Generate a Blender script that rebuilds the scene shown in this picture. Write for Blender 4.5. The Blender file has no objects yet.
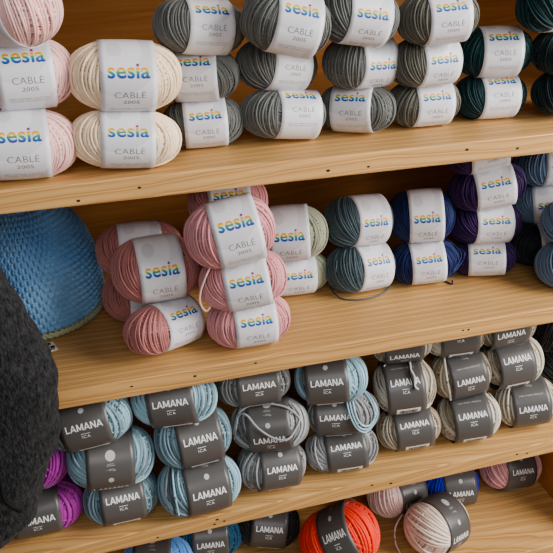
import bpy, bmesh, math, random
import numpy as np
from mathutils import Vector, Matrix, Euler

random.seed(7)
rng = np.random.default_rng(11)
SC = bpy.context.scene
COL = SC.collection

# ------------------------------------------------------------------ materials
def srgb(r, g, b):
    f = lambda c: (c / 255 / 12.92) if c / 255 <= 0.04045 else ((c / 255 + 0.055) / 1.055) ** 2.4
    return (f(r), f(g), f(b), 1.0)

def new_mat(name):
    m = bpy.data.materials.new(name); m.use_nodes = True
    nt = m.node_tree
    return m, nt, nt.nodes['Principled BSDF']

def N(nt, kind, **kw):
    n = nt.nodes.new(kind)
    for k, v in kw.items():
        if k in n.inputs: n.inputs[k].default_value = v
        else: setattr(n, k, v)
    return n

def mix_color(nt, fac, a, b, blend='MIX'):
    n = nt.nodes.new('ShaderNodeMix'); n.data_type = 'RGBA'; n.blend_type = blend
    for sock, v in ((n.inputs[0], fac), (n.inputs[6], a), (n.inputs[7], b)):
        if hasattr(v, 'is_linked'): nt.links.new(v, sock)
        else: sock.default_value = v
    return n.outputs[2]

def plain(name, col, rough=0.5, spec=0.5):
    m, nt, p = new_mat(name)
    p.inputs['Base Color'].default_value = col
    p.inputs['Roughness'].default_value = rough
    p.inputs['Specular IOR Level'].default_value = spec
    return m

def wood(name, light, dark, offset, scale=34.0, knots=True):
    """pine: rings around a tilted pith outside the board, fine grain, knots"""
    m, nt, p = new_mat(name); L = nt.links
    tc = N(nt, 'ShaderNodeTexCoord')
    mp = N(nt, 'ShaderNodeMapping'); mp.inputs['Location'].default_value = offset
    mp.inputs['Rotation'].default_value = (0.0, 0.06, 0.05)
    L.new(tc.outputs['Object'], mp.inputs['Vector'])
    warp = N(nt, 'ShaderNodeMapping'); warp.inputs['Scale'].default_value = (1.6, 7.0, 7.0)
    L.new(mp.outputs['Vector'], warp.inputs['Vector'])
    nz = N(nt, 'ShaderNodeTexNoise', Scale=1.0, Detail=3.0, Roughness=0.5)
    L.new(warp.outputs['Vector'], nz.inputs['Vector'])
    add = N(nt, 'ShaderNodeVectorMath', operation='MULTIPLY_ADD')
    add.inputs[1].default_value = (0.0, 0.045, 0.045)
    L.new(nz.outputs['Color'], add.inputs[0]); L.new(mp.outputs['Vector'], add.inputs[2])
    wv = N(nt, 'ShaderNodeTexWave', wave_type='RINGS', rings_direction='X', wave_profile='SIN')
    wv.inputs['Scale'].default_value = scale
    wv.inputs['Distortion'].default_value = 0.6
    wv.inputs['Detail'].default_value = 1.0
    L.new(add.outputs[0], wv.inputs['Vector'])
    ramp = N(nt, 'ShaderNodeValToRGB')
    e = ramp.color_ramp.elements
    e[0].position = 0.0; e[0].color = light
    e[1].position = 1.0; e[1].color = light
    x = e.new(0.72); x.color = tuple(0.45 * a + 0.55 * b for a, b in zip(light, dark))
    x = e.new(0.90); x.color = dark
    L.new(wv.outputs['Fac'], ramp.inputs['Fac'])
    fib = N(nt, 'ShaderNodeMapping'); fib.inputs['Scale'].default_value = (9.0, 260.0, 260.0)
    L.new(tc.outputs['Object'], fib.inputs['Vector'])
    fn = N(nt, 'ShaderNodeTexNoise', Scale=1.0, Detail=3.0, Roughness=0.6)
    L.new(fib.outputs['Vector'], fn.inputs['Vector'])
    fr = N(nt, 'ShaderNodeMapRange'); fr.inputs[1].default_value = 0.3; fr.inputs[2].default_value = 0.75
    fr.inputs[3].default_value = 0.86; fr.inputs[4].default_value = 1.06
    L.new(fn.outputs['Fac'], fr.inputs[0])
    col = mix_color(nt, 1.0, ramp.outputs['Color'], fr.outputs[0], 'MULTIPLY')
    big = N(nt, 'ShaderNodeTexNoise', Scale=5.0, Detail=2.0)
    L.new(tc.outputs['Object'], big.inputs['Vector'])
    br = N(nt, 'ShaderNodeMapRange'); br.inputs[3].default_value = 0.84; br.inputs[4].default_value = 1.14
    L.new(big.outputs['Fac'], br.inputs[0])
    col = mix_color(nt, 1.0, col, br.outputs[0], 'MULTIPLY')
    if knots:
        km = N(nt, 'ShaderNodeMapping'); km.inputs['Scale'].default_value = (4.2, 9.0, 9.0)
        km.inputs['Location'].default_value = (offset[1] * 7.3, 0.37 + offset[2], 0.2)
        L.new(tc.outputs['Object'], km.inputs['Vector'])
        kv = N(nt, 'ShaderNodeTexVoronoi', Scale=1.0); kv.inputs['Randomness'].default_value = 1.0
        L.new(km.outputs['Vector'], kv.inputs['Vector'])
        kr = N(nt, 'ShaderNodeMapRange'); kr.inputs[1].default_value = 0.03; kr.inputs[2].default_value = 0.12
        kr.inputs[3].default_value = 0.75; kr.inputs[4].default_value = 0.0
        L.new(kv.outputs['Distance'], kr.inputs[0])
        col = mix_color(nt, kr.outputs[0], col, (0.16, 0.06, 0.02, 1))
    L.new(col, p.inputs['Base Color'])
    p.inputs['Roughness'].default_value = 0.48
    p.inputs['Specular IOR Level'].default_value = 0.35
    bp = N(nt, 'ShaderNodeBump', Strength=0.12, Distance=0.001)
    L.new(fn.outputs['Fac'], bp.inputs['Height']); L.new(bp.outputs['Normal'], p.inputs['Normal'])
    return m

def yarn_mat(name, col, dark=None, sheen=0.25):
    """cotton / merino yarn: mottled tone, soft gloss; optional second tone streaked through the strands"""
    m, nt, p = new_mat(name); L = nt.links
    tc = N(nt, 'ShaderNodeTexCoord')
    nz = N(nt, 'ShaderNodeTexNoise', Scale=26.0, Detail=3.0)
    L.new(tc.outputs['Object'], nz.inputs['Vector'])
    mr = N(nt, 'ShaderNodeMapRange'); mr.inputs[1].default_value = 0.3; mr.inputs[2].default_value = 0.7
    mr.inputs[3].default_value = 0.82; mr.inputs[4].default_value = 1.12
    L.new(nz.outputs['Fac'], mr.inputs[0])
    base = col
    if dark is not None:
        at = N(nt, 'ShaderNodeAttribute', attribute_name='tone')
        r2 = N(nt, 'ShaderNodeMapRange'); r2.inputs[1].default_value = 0.35; r2.inputs[2].default_value = 0.75
        L.new(at.outputs['Fac'], r2.inputs[0])
        base = mix_color(nt, r2.outputs[0], col, dark)
    c = mix_color(nt, 1.0, base, mr.outputs[0], 'MULTIPLY')
    L.new(c, p.inputs['Base Color'])
    p.inputs['Roughness'].default_value = 0.55
    p.inputs['Specular IOR Level'].default_value = 0.3
    p.inputs['Sheen Weight'].default_value = sheen
    p.inputs['Sheen Roughness'].default_value = 0.4
    fine = N(nt, 'ShaderNodeTexNoise', Scale=900.0, Detail=1.0)
    L.new(tc.outputs['Object'], fine.inputs['Vector'])
    bp = N(nt, 'ShaderNodeBump', Strength=0.3, Distance=0.0006)
    L.new(fine.outputs['Fac'], bp.inputs['Height']); L.new(bp.outputs['Normal'], p.inputs['Normal'])
    return m

def paper_white():
    m, nt, p = new_mat('white_label_paper'); L = nt.links
    tc = N(nt, 'ShaderNodeTexCoord')
    mp = N(nt, 'ShaderNodeMapping'); mp.inputs['Location'].default_value = (0.012, 0.0, -0.02)
    L.new(tc.outputs['Object'], mp.inputs['Vector'])
    # pale grey interlocking arcs printed on the paper
    wv = N(nt, 'ShaderNodeTexWave', wave_type='RINGS', rings_direction='Y', wave_profile='SIN')
    wv.inputs['Scale'].default_value = 9.0; wv.inputs['Distortion'].default_value = 1.2; wv.inputs['Detail Scale'].default_value = 0.6
    L.new(mp.outputs['Vector'], wv.inputs['Vector'])
    rp = N(nt, 'ShaderNodeValToRGB'); e = rp.color_ramp.elements
    e[0].position = 0.47; e[0].color = srgb(210, 208, 212); e[1].position = 0.53; e[1].color = srgb(224, 222, 226)
    L.new(wv.outputs['Fac'], rp.inputs['Fac'])
    L.new(rp.outputs['Color'], p.inputs['Base Color'])
    p.inputs['Roughness'].default_value = 0.42
    return m

def rainbow():
    m, nt, p = new_mat('rainbow_print'); L = nt.links
    uv = N(nt, 'ShaderNodeUVMap', uv_map='UVMap')
    sp = N(nt, 'ShaderNodeSeparateXYZ'); L.new(uv.outputs['UV'], sp.inputs[0])
    rp = N(nt, 'ShaderNodeValToRGB'); rp.color_ramp.interpolation = 'LINEAR'
    e = rp.color_ramp.elements
    stops = [(0.0, (40, 45, 130)), (0.16, (25, 85, 170)), (0.30, (20, 135, 165)), (0.42, (60, 150, 70)),
             (0.54, (235, 200, 40)), (0.66, (240, 150, 40)), (0.78, (228, 85, 60)), (0.90, (120, 50, 120))]
    e[0].position, e[0].color = 0.0, srgb(*stops[0][1]); e[1].position, e[1].color = stops[-1][0], srgb(*stops[-1][1])
    for pos, c in stops[1:-1]:
        x = e.new(pos); x.color = srgb(*c)
    L.new(sp.outputs['Y'], rp.inputs['Fac']); L.new(rp.outputs['Color'], p.inputs['Base Color'])
    p.inputs['Roughness'].default_value = 0.5
    return m

def wool_coat():
    m, nt, p = new_mat('charcoal_wool'); L = nt.links
    tc = N(nt, 'ShaderNodeTexCoord')
    a = N(nt, 'ShaderNodeTexNoise', Scale=260.0, Detail=8.0, Roughness=0.8)
    mp = N(nt, 'ShaderNodeMapping'); mp.inputs['Scale'].default_value = (1.0, 1.0, 0.45); mp.inputs['Rotation'].default_value = (0, 0.6, 0)
    L.new(tc.outputs['Object'], mp.inputs['Vector']); L.new(mp.outputs['Vector'], a.inputs['Vector'])
    rp = N(nt, 'ShaderNodeValToRGB'); e = rp.color_ramp.elements
    e[0].position = 0.40; e[0].color = srgb(28, 28, 29); e[1].position = 0.72; e[1].color = srgb(74, 74, 75)
    L.new(a.outputs['Fac'], rp.inputs['Fac']); L.new(rp.outputs['Color'], p.inputs['Base Color'])
    p.inputs['Roughness'].default_value = 0.95; p.inputs['Specular IOR Level'].default_value = 0.1
    p.inputs['Sheen Weight'].default_value = 0.08
    b = N(nt, 'ShaderNodeTexNoise', Scale=420.0, Detail=3.0); L.new(mp.outputs['Vector'], b.inputs['Vector'])
    bp = N(nt, 'ShaderNodeBump', Strength=0.8, Distance=0.003)
    L.new(b.outputs['Fac'], bp.inputs['Height']); L.new(bp.outputs['Normal'], p.inputs['Normal'])
    return m

# ------------------------------------------------------------------ helpers
def obj(name, me, mat=None, parent=None, loc=None, rot=None):
    o = bpy.data.objects.new(name, me); COL.objects.link(o)
    if mat is not None:
        if len(me.materials) == 0: me.materials.append(None)
        o.material_slots[0].link = 'OBJECT'; o.material_slots[0].material = mat
    if parent is not None: o.parent = parent
    if loc is not None: o.location = loc
    if rot is not None: o.rotation_euler = rot
    return o

def empty(name, loc=(0, 0, 0)):
    o = bpy.data.objects.new(name, None); COL.objects.link(o); o.location = loc; o.empty_display_size = 0.02
    return o

def tag(o, label=None, cat=None, group=None, kind=None):
    for k, v in (('label', label), ('category', cat), ('group', group), ('kind', kind)):
        if v: o[k] = v
    return o

def mesh_np(name, verts, faces, smooth=True):
    me = bpy.data.meshes.new(name)
    me.from_pydata([tuple(map(float, v)) for v in verts], [], [tuple(map(int, f)) for f in faces])
    if smooth: me.polygons.foreach_set('use_smooth', [True] * len(me.polygons))
    me.update()
    return me

def box_mesh(name, lo, hi, bev=0.0015, cuts=0):
    bm = bmesh.new()
    bmesh.ops.create_cube(bm, size=1.0)
    for v in bm.verts:
        v.co = Vector([lo[i] + (v.co[i] + 0.5) * (hi[i] - lo[i]) for i in range(3)])
    if bev: bmesh.ops.bevel(bm, geom=bm.edges[:], offset=bev, segments=2, affect='EDGES', profile=0.5)
    me = bpy.data.meshes.new(name); bm.to_mesh(me); bm.free()
    return me

def tube_np(P, r, sides=6, closed=False, taper=False):
    """P: n x 3 path -> (verts, faces) of a tube"""
    P = np.asarray(P, float); n = len(P)
    if closed: T = np.roll(P, -1, 0) - np.roll(P, 1, 0)
    else: T = np.gradient(P, axis=0)
    T /= np.linalg.norm(T, axis=1)[:, None] + 1e-12
    ref = np.tile(np.array([0.0, 0.0, 1.0]), (n, 1)); bad = np.abs(T[:, 2]) > 0.9; ref[bad] = (0, 1, 0)
    if np.linalg.norm(P.mean(0)) < 0.03:      # loops round a ball: use the outward direction
        ref = P / (np.linalg.norm(P, axis=1)[:, None] + 1e-9)
    A = np.cross(T, ref); A /= np.linalg.norm(A, axis=1)[:, None] + 1e-12
    Bv = np.cross(T, A)
    ang = np.linspace(0, 2 * math.pi, sides, endpoint=False)
    rr = np.full(n, r)
    if taper: rr[0] *= 0.4; rr[-1] *= 0.4
    V = (P[:, None, :] + rr[:, None, None] * (np.cos(ang)[None, :, None] * A[:, None, :] + np.sin(ang)[None, :, None] * Bv[:, None, :])).reshape(-1, 3)
    F = []
    for i in range(n if closed else n - 1):
        j = (i + 1) % n
        for k in range(sides):
            l = (k + 1) % sides
            F.append((i * sides + k, j * sides + k, j * sides + l, i * sides + l))
    if not closed:
        F.append(tuple(range(sides))[::-1]); F.append(tuple((n - 1) * sides + k for k in range(sides)))
    return V, F

def catmull(pts, per=8):
    P = np.array(pts, float); P = np.vstack([2 * P[0] - P[1], P, 2 * P[-1] - P[-2]])
    out = []
    for i in range(1, len(P) - 2):
        for t in np.linspace(0, 1, per, endpoint=False):
            a, b, c, d = P[i - 1:i + 3]
            out.append(0.5 * (2 * b + (c - a) * t + (2 * a - 5 * b + 4 * c - d) * t * t + (3 * b - a - 3 * c + d) * t ** 3))
    out.append(P[-2])
    return np.array(out)

# ------------------------------------------------------------------ yarn ball geometry (unit ball: half length A0, radius R0, axis = local X)
A0, R0 = 0.050, 0.034
def surf_scale(U, p=2.5):
    rho = np.sqrt(U[:, 1] ** 2 + U[:, 2] ** 2)
    return (np.abs(U[:, 0] / A0) ** p + (rho / R0) ** p) ** (-1 / p)

def make_yarn(seed, strand, n_batch, n_tilt, lift, front_az, half, capr):
    r = np.random.default_rng(seed)
    Vs, Fs, tone, off = [], [], [], 0
    # core
    nu, nv = 40, 24
    core = []
    for i in range(nv + 1):
        th = math.pi * i / nv
        for k in range(nu):
            a = 2 * math.pi * k / nu
            core.append((math.cos(th), math.sin(th) * math.cos(a), math.sin(th) * math.sin(a)))
    core = np.array(core); core = core * surf_scale(core)[:, None] * 0.93
    F = [(i * nu + k, i * nu + (k + 1) % nu, (i + 1) * nu + (k + 1) % nu, (i + 1) * nu + k) for i in range(nv) for k in range(nu)]
    Vs.append(core); Fs += F; off = len(core); tone.append(np.full(len(core), 0.9))
    segs = 64
    t = np.linspace(0, 2 * math.pi, segs, endpoint=False)
    # under-layers wound every way, then two neat outer layers: arcs over the two ends, like segments of an orange
    layers = [(r.uniform(0, 6.28), 12, 0.35, 0.0) for k in range(n_batch)]
    layers += [(front_az + math.pi + d, n_tilt, 0.05, 0.45) for d in (1.9, -1.7)]
    layers += [(front_az * 0.6 + d, n_tilt, 0.05, 1.0) for d in (0.25,)] + [(front_az + math.pi, n_tilt, 0.05, 1.0)]
    for bi, (az, nt_, jit, up) in enumerate(layers):
        tone_b = r.random()
        for k in range(nt_):
            q = (k + 0.5 + r.uniform(-0.3, 0.3)) / nt_
            tilt = math.radians(26 + (89 - 26) * q)
            a = az + r.normal(0, jit)
            nrm = np.array([math.cos(tilt), math.sin(tilt) * math.cos(a), math.sin(tilt) * math.sin(a)])
            e1 = np.cross(nrm, (0.31, 0.52, 0.79)); e1 /= np.linalg.norm(e1); e2 = np.cross(nrm, e1)
            U = np.cos(t)[:, None] * e1 + np.sin(t)[:, None] * e2
            h = 0.915 + 0.07 * up + r.uniform(-lift, lift)
            wob = 1 + 0.006 * np.sin(2 * t + r.uniform(0, 6)) + 0.004 * np.sin(5 * t + r.uniform(0, 6))
            P = U * (surf_scale(U) * h * wob)[:, None]
            V, F = tube_np(P, strand * r.uniform(0.85, 1.12), 6, closed=True)
            Vs.append(V); Fs += [tuple(i + off for i in f) for f in F]; off += len(V)
            tn = np.clip(0.45 * tone_b + 0.55 * r.random(), 0, 1)
            tone.append(np.full(len(V), tn))
    V = np.vstack(Vs)
    # the paper band squeezes the winding: nothing stands out past it
    rho = np.hypot(V[:, 1], V[:, 2]) + 1e-9
    ease = np.clip((np.abs(V[:, 0]) - half) / 0.006, 0, 1); ease = ease * ease * (3 - 2 * ease)
    lim = capr + ease * 0.004
    over = rho > lim
    k = np.where(over, (lim - 0.0006 * (1 - np.exp(-(rho - lim) / 0.002))) / rho, 1.0)
    V[:, 1] *= k; V[:, 2] *= k
    me = mesh_np('yarn', V, Fs)
    at = me.attributes.new('tone', 'FLOAT', 'POINT'); at.data.foreach_set('value', np.concatenate(tone).astype(np.float32))
    return me

def band_mesh(name, w, R, seam=0.0):
    """paper band round the ball: thin sleeve, a touch narrower at its edges, 0.4 mm of paper"""
    nx, na = 10, 72
    V, F = [], []
    for layer, dr in ((0, 0.0), (1, -0.0006)):
        for i in range(nx + 1):
            u = -1 + 2 * i / nx
            rr = R * (1.0 - 0.018 * u * u) + dr
            for k in range(na):
                a = 2 * math.pi * k / na
                V.append((u * w / 2, -rr * math.cos(a), rr * math.sin(a)))
    n = (nx + 1) * na
    for i in range(nx):
        for k in range(na):
            l = (k + 1) % na
            F.append((i * na + k, i * na + l, (i + 1) * na + l, (i + 1) * na + k))
            F.append((n + i * na + k, n + (i + 1) * na + k, n + (i + 1) * na + l, n + i * na + l))
    for i in (0, nx):
        for k in range(na):
            l = (k + 1) % na
            q = (i * na + k, i * na + l, n + i * na + l, n + i * na + k)
            F.append(q if i else q[::-1])
    me = mesh_np(name, V, F)
    bm = bmesh.new(); bm.from_mesh(me); bmesh.ops.recalc_face_normals(bm, faces=bm.faces[:]); bm.to_mesh(me); bm.free()
    return me

def wrap(bm, R, w, lift=0.00016, uv=True, box=None):
    """flat print (x, y) in metres -> on the band: y becomes arc length; keeps the flat coordinates as UV"""
    bmesh.ops.triangulate(bm, faces=bm.faces[:])
    bmesh.ops.remove_doubles(bm, verts=bm.verts[:], dist=1e-6)
    ys = [v.co.y for v in bm.verts]; y0, y1 = min(ys), max(ys)
    for s in np.arange(math.floor(y0 / 0.0012) * 0.0012, y1, 0.0012):
        bmesh.ops.bisect_plane(bm, geom=bm.verts[:] + bm.edges[:] + bm.faces[:], plane_co=(0, s + 1.7e-5, 0), plane_no=(0, 1, 0), dist=1e-7)
    for s in np.arange(-w / 2, w / 2, 0.004):
        bmesh.ops.bisect_plane(bm, geom=bm.verts[:] + bm.edges[:] + bm.faces[:], plane_co=(s + 1.3e-5, 0, 0), plane_no=(1, 0, 0), dist=1e-7)
    lay = bm.loops.layers.uv.get('UVMap') or bm.loops.layers.uv.new('UVMap')
    bx = box or (y0, y1)
    for f in bm.faces:
        for lp in f.loops:
            lp[lay].uv = (lp.vert.co.x, (lp.vert.co.y - bx[0]) / (bx[1] - bx[0]))
    for v in bm.verts:
        u = v.co.x / (w / 2)
        rr = R * (1.0 - 0.018 * u * u) + lift
        a = v.co.y / R
        v.co = Vector((v.co.x, -rr * math.cos(a), rr * math.sin(a)))

def text_bm(bm, body, cx, cy, width, height, bold=0.0, spacing=1.0):
    cu = bpy.data.curves.new('lettering', 'FONT')
    cu.body = body; cu.size = 1.0; cu.align_x = 'CENTER'; cu.offset = bold; cu.fill_mode = 'FRONT'; cu.space_character = spacing
    cu.resolution_u = 3
    o = bpy.data.objects.new('lettering', cu); COL.objects.link(o)
    dg = bpy.context.evaluated_depsgraph_get()
    me = bpy.data.meshes.new_from_object(o.evaluated_get(dg))
    co = np.array([v.co[:] for v in me.vertices])
    lo, hi = co.min(0), co.max(0)
    base = len(bm.verts)
    bm.from_mesh(me)
    bm.verts.ensure_lookup_table()
    for v in bm.verts[base:]:
        v.co.x = cx + (v.co.x - (lo[0] + hi[0]) / 2) * width / (hi[0] - lo[0])
        v.co.y = cy + (v.co.y - (lo[1] + hi[1]) / 2) * height / (hi[1] - lo[1])
        v.co.z = 0
    bpy.data.objects.remove(o); bpy.data.curves.remove(cu); bpy.data.meshes.remove(me)

def rect_bm(bm, x0, x1, y0, y1):
    bm.faces.new([bm.verts.new((x0, y0, 0)), bm.verts.new((x1, y0, 0)), bm.verts.new((x1, y1, 0)), bm.verts.new((x0, y1, 0))])

def disc_bm(bm, cx, cy, rad, n=20):
    bm.faces.new([bm.verts.new((cx + rad * math.cos(2 * math.pi * k / n), cy + rad * math.sin(2 * math.pi * k / n), 0)) for k in range(n)])

def print_mesh(name, build, R, w, **kw):
    bm = bmesh.new(); build(bm); wrap(bm, R, w, **kw); bm.normal_update()
    for f in bm.faces: f.smooth = False
    for f in bm.faces:
        c = f.calc_center_median()
        if f.normal.dot(Vector((0, c.y, c.z))) < 0: f.normal_flip()
    me = bpy.data.meshes.new(name); bm.to_mesh(me); bm.free()
    return me

# ------------------------------------------------------------------ materials in use
M_SHELF = [wood('pine_shelf_%d' % i, srgb(214, 172, 116), srgb(184, 136, 84), o) for i, o in enumerate(
    [(0.1, 0.35, -0.32), (0.6, 0.25, -0.79), (1.3, 0.45, -0.55), (2.1, 0.2, -1.02), (2.9, 0.3, -1.27)])]
M_BACK = wood('pine_back', srgb(194, 138, 82), srgb(184, 126, 70), (0.3, -0.62, 0.1), 9.0, knots=False)
M_HOLE = plain('nail_hole_dark', srgb(45, 26, 12), 0.8)
M_WHITE = paper_white()
M_GREYP = plain('charcoal_label_paper', srgb(94, 91, 89), 0.34, 0.5)
M_RAINBOW = rainbow()
M_INK = plain('grey_ink', srgb(120, 118, 118), 0.6)
M_FINE = plain('pale_grey_ink', srgb(150, 150, 152), 0.6)
M_PRINT = plain('white_print', srgb(240, 240, 238), 0.5)
M_SILVER = plain('silver_print', srgb(190, 190, 188), 0.5)
M_BAR = plain('black_bar_print', srgb(30, 30, 30), 0.5)

YC = {
    'light_pink': yarn_mat('light_pink_cotton', srgb(244, 202, 196)),
    'cream': yarn_mat('cream_cotton', srgb(248, 226, 196)),
    'grey': yarn_mat('grey_cotton', srgb(108, 109, 105)),
    'taupe': yarn_mat('taupe_cotton', srgb(104, 101, 91)),
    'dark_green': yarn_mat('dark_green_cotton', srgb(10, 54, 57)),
    'shaded_green': yarn_mat('shaded_green_cotton', srgb(7, 36, 38)),  # dark green with the side panel's shadow put into the colour
    'dusty_rose': yarn_mat('dusty_rose_cotton', srgb(182, 122, 118)),
    'rose': yarn_mat('rose_cotton', srgb(212, 152, 154)),
    'sage': yarn_mat('sage_cotton', srgb(166, 168, 146)),
    'steel': yarn_mat('steel_teal_cotton', srgb(76, 92, 98)),
    'navy': yarn_mat('navy_cotton', srgb(26, 40, 92)),
    'purple': yarn_mat('purple_cotton', srgb(50, 16, 76)),
    'slate': yarn_mat('slate_blue_cotton', srgb(104, 124, 148)),
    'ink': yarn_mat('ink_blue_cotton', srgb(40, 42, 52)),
    'magenta': yarn_mat('magenta_merino', srgb(186, 72, 176), srgb(160, 52, 140)),
    'ice': yarn_mat('ice_blue_merino', srgb(164, 196, 208), srgb(104, 124, 132)),
    'silver': yarn_mat('silver_grey_merino', srgb(172, 172, 172), srgb(98, 98, 96)),
    'stone': yarn_mat('stone_beige_merino', srgb(214, 208, 194), srgb(150, 134, 108)),
    'sky': yarn_mat('sky_blue_merino', srgb(112, 166, 226)),
    'petrol': yarn_mat('petrol_blue_merino', srgb(44, 92, 122)),
    'black': yarn_mat('black_merino', srgb(30, 28, 28)),
    'coral': yarn_mat('coral_red_merino', srgb(244, 78, 56)),
    'shell': yarn_mat('shell_pink_merino', srgb(234, 205, 198)),
    'blush': yarn_mat('blush_cream_merino', srgb(240, 222, 208), srgb(226, 186, 168)),
    'royal': yarn_mat('royal_blue_merino', srgb(26, 44, 176)),
    'old_rose': yarn_mat('old_rose_merino', srgb(222, 168, 168)),
}

# ------------------------------------------------------------------ the room and the bookcase
def wall(name, lo, hi, mat):
    return tag(obj(name, box_mesh(name, lo, hi, 0), mat), kind='structure')
M_WALL = plain('room_plaster', srgb(222, 216, 206), 0.9)
M_FLOOR = wood('floor_boards', srgb(176, 136, 92), srgb(138, 98, 58), (0.4, 0.9, 0.7), 20.0, knots=False)
wall('floor', (-2.5, -3.0, -0.05), (3.0, 0.60, 0.0), M_FLOOR)
wall('wall_back', (-2.5, 0.40, 0.0), (3.0, 0.50, 2.6), M_WALL)

XL, XR, DEPTH = -0.42, 0.765, 0.32
case = tag(empty('bookcase', (0.17, 0.16, 0.0)), 'open pine bookcase with thick natural wood shelves full of yarn', 'bookcase')
def case_part(name, me, mat, parent=case):
    o = obj(name, me, mat, parent)
    o.location = -Vector(case.location) if parent is case else (0, 0, 0)
    return o
holes = {1: [(0.0, 1.156), (0.0615, 1.163), (0.265, 1.159), (0.312, 1.1585), (0.432, 1.166), (0.498, 1.161)],
         2: [(0.030, 0.916), (0.105, 0.915), (0.462, 0.914), (0.470, 0.9135), (0.604, 0.909), (0.180, 0.919)],
         3: [(0.118, 0.659), (0.122, 0.667), (0.040, 0.658), (0.132, 0.661), (0.350, 0.667), (0.380, 0.662), (0.588, 0.664), (0.606, 0.661)]}
for i, z0 in enumerate((1.40, 1.15, 0.90, 0.65, 0.40, 0.12)):  # uppermost board is out of view, added for its effect on the light
    o = case_part('shelf', box_mesh('shelf', (XL, 0.0, z0), (XR, DEPTH, z0 + 0.025), 0.002), M_SHELF[i % 5])
    for x, z in holes.get(i, []):
        bm = bmesh.new(); bmesh.ops.create_circle(bm, cap_ends=True, segments=10, radius=0.0011 + 0.0006 * random.random())
        for v in bm.verts: v.co = Vector((x + 1.5 * v.co.x, -0.0003, z + v.co.y))
        me = bpy.data.meshes.new('nail_hole'); bm.to_mesh(me); bm.free()
        case_part('nail_hole', me, M_HOLE, o)
case_part('back_panel', box_mesh('back_panel', (XL, DEPTH, 0.0), (XR, DEPTH + 0.02, 1.60), 0), M_BACK)
case_part('side_panel', box_mesh('side_panel', (XR, 0.0, 0.0), (XR + 0.025, DEPTH + 0.02, 1.60), 0.002), M_BACK)
case_part('side_panel', box_mesh('side_panel', (XL - 0.025, 0.0, 0.0), (XL, DEPTH + 0.02, 1.60), 0.002), M_BACK)

# ------------------------------------------------------------------ shared meshes of the yarn balls
WS, RS = 0.052, 0.0347          # cotton ball: band width and radius
WL, RL = 0.058, 0.0350          # merino ball
YARN_S = [make_yarn(s, 0.00130, 4, 20, 0.024, az, WS / 2, RS - 0.0011) for s, az in ((1, -0.15), (2, 0.3), (3, -0.45), (4, 0.1))]
YARN_L = [make_yarn(s, 0.00165, 4, 16, 0.030, az, WL / 2, RL - 0.0011) for s, az in ((5, 0.25), (6, -0.2), (7, 0.45), (8, -0.45))]
for me in YARN_S + YARN_L: me.materials.append(None)
BAND_S = band_mesh('paper_band', WS, RS)
BAND_L = band_mesh('paper_band', WL, RL)

def brand_s(bm): text_bm(bm, 'sesia', 0, 0.0, 0.0385, 0.0142, 0.018, 1.02)
BRAND_S = print_mesh('brand_lettering', brand_s, RS, WS)
def kind_s(bm):
    text_bm(bm, 'CABLÈ', 0.001, -0.0225, 0.0285, 0.0082, -0.012, 1.05)
    text_bm(bm, '2005', 0.002, -0.0318, 0.0150, 0.0042, -0.008, 1.05)
KIND_S = print_mesh('yarn_name_lettering', kind_s, RS, WS)
def fine_s(bm):
    text_bm(bm, '100% COTONE / COTTON', 0, -0.0425, 0.036, 0.0017)
    text_bm(bm, 'COTON / BAUMWOLLE', 0, -0.0455, 0.034, 0.0017)
FINE_S = print_mesh('fine_print', fine_s, RS, WS)

def brand_l(bm):
    # geometric capitals drawn stroke by stroke
    def bar(p, q, wd):
        p, q = Vector(p), Vector(q); d = (q - p).normalized(); nn = Vector((-d.y, d.x)) * wd / 2
        bm.faces.new([bm.verts.new((*v, 0)) for v in (p - nn, q - nn, q + nn, p + nn)])
    hh, sw = 0.0042, 0.00145
    x = -0.0213
    for ch, wd in zip('LAMANA', (0.0046, 0.0068, 0.0078, 0.0068, 0.0064, 0.0068)):
        x1 = x + wd
        if ch == 'L':
            bar((x + sw / 2, -hh), (x + sw / 2, hh), sw); bar((x, -hh + sw / 2), (x1, -hh + sw / 2), sw)
        elif ch == 'A':
            m = (x + x1) / 2
            bar((x + 0.0004, -hh), (m, hh), sw); bar((x1 - 0.0004, -hh), (m, hh), sw); bar((x + 0.0016, -hh * 0.42), (x1 - 0.0016, -hh * 0.42), sw * 0.85)
        else:
            bar((x + sw / 2, -hh), (x + sw / 2, hh), sw); bar((x1 - sw / 2, -hh), (x1 - sw / 2, hh), sw)
            if ch == 'N': bar((x + sw * 0.6, hh), (x1 - sw * 0.6, -hh), sw)
            else: bar((x + sw * 0.6, hh), ((x + x1) / 2, -hh * 0.75), sw); bar((x1 - sw * 0.6, hh), ((x + x1) / 2, -hh * 0.75), sw)
        x = x1 + 0.0008
    rect_bm(bm, -0.0055, 0.0055, -0.0092, -0.0086)
    text_bm(bm, 'ICA', 0, -0.0128, 0.0100, 0.0038, 0.0, 1.1)
BRAND_L = print_mesh('brand_lettering', brand_l, RL, WL)
def emblem_l(bm):
    disc_bm(bm, 0, 0.0195, 0.0034)
EMBLEM_L = print_mesh('emblem', emblem_l, RL, WL)
def seal_l(bm): disc_bm(bm, 0, 0.0480, 0.0060)
SEAL_L = print_mesh('seal', seal_l, RL, WL)
def weight_l(bm):
    text_bm(bm, '~50g', 0, 0.0325, 0.0110, 0.0032, 0.0)
    rect_bm(bm, -0.005, 0.005, 0.0372, 0.0377); rect_bm(bm, -0.004, 0.004, 0.0390, 0.0394)
WEIGHT_L = print_mesh('weight_lettering', weight_l, RL, WL)
def fibre_l(bm):
    text_bm(bm, '~50g', 0, 0.0325, 0.0110, 0.0032, 0.0)
    rect_bm(bm, -0.005, 0.005, 0.0372, 0.0377)
    text_bm(bm, '100% PURE MERINO', 0, 0.0190, 0.036, 0.0020)
FIBRE_L = print_mesh('weight_lettering', fibre_l, RL, WL)
def patch_l(bm): rect_bm(bm, -0.016, 0.020, -0.051, -0.0375)
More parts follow.
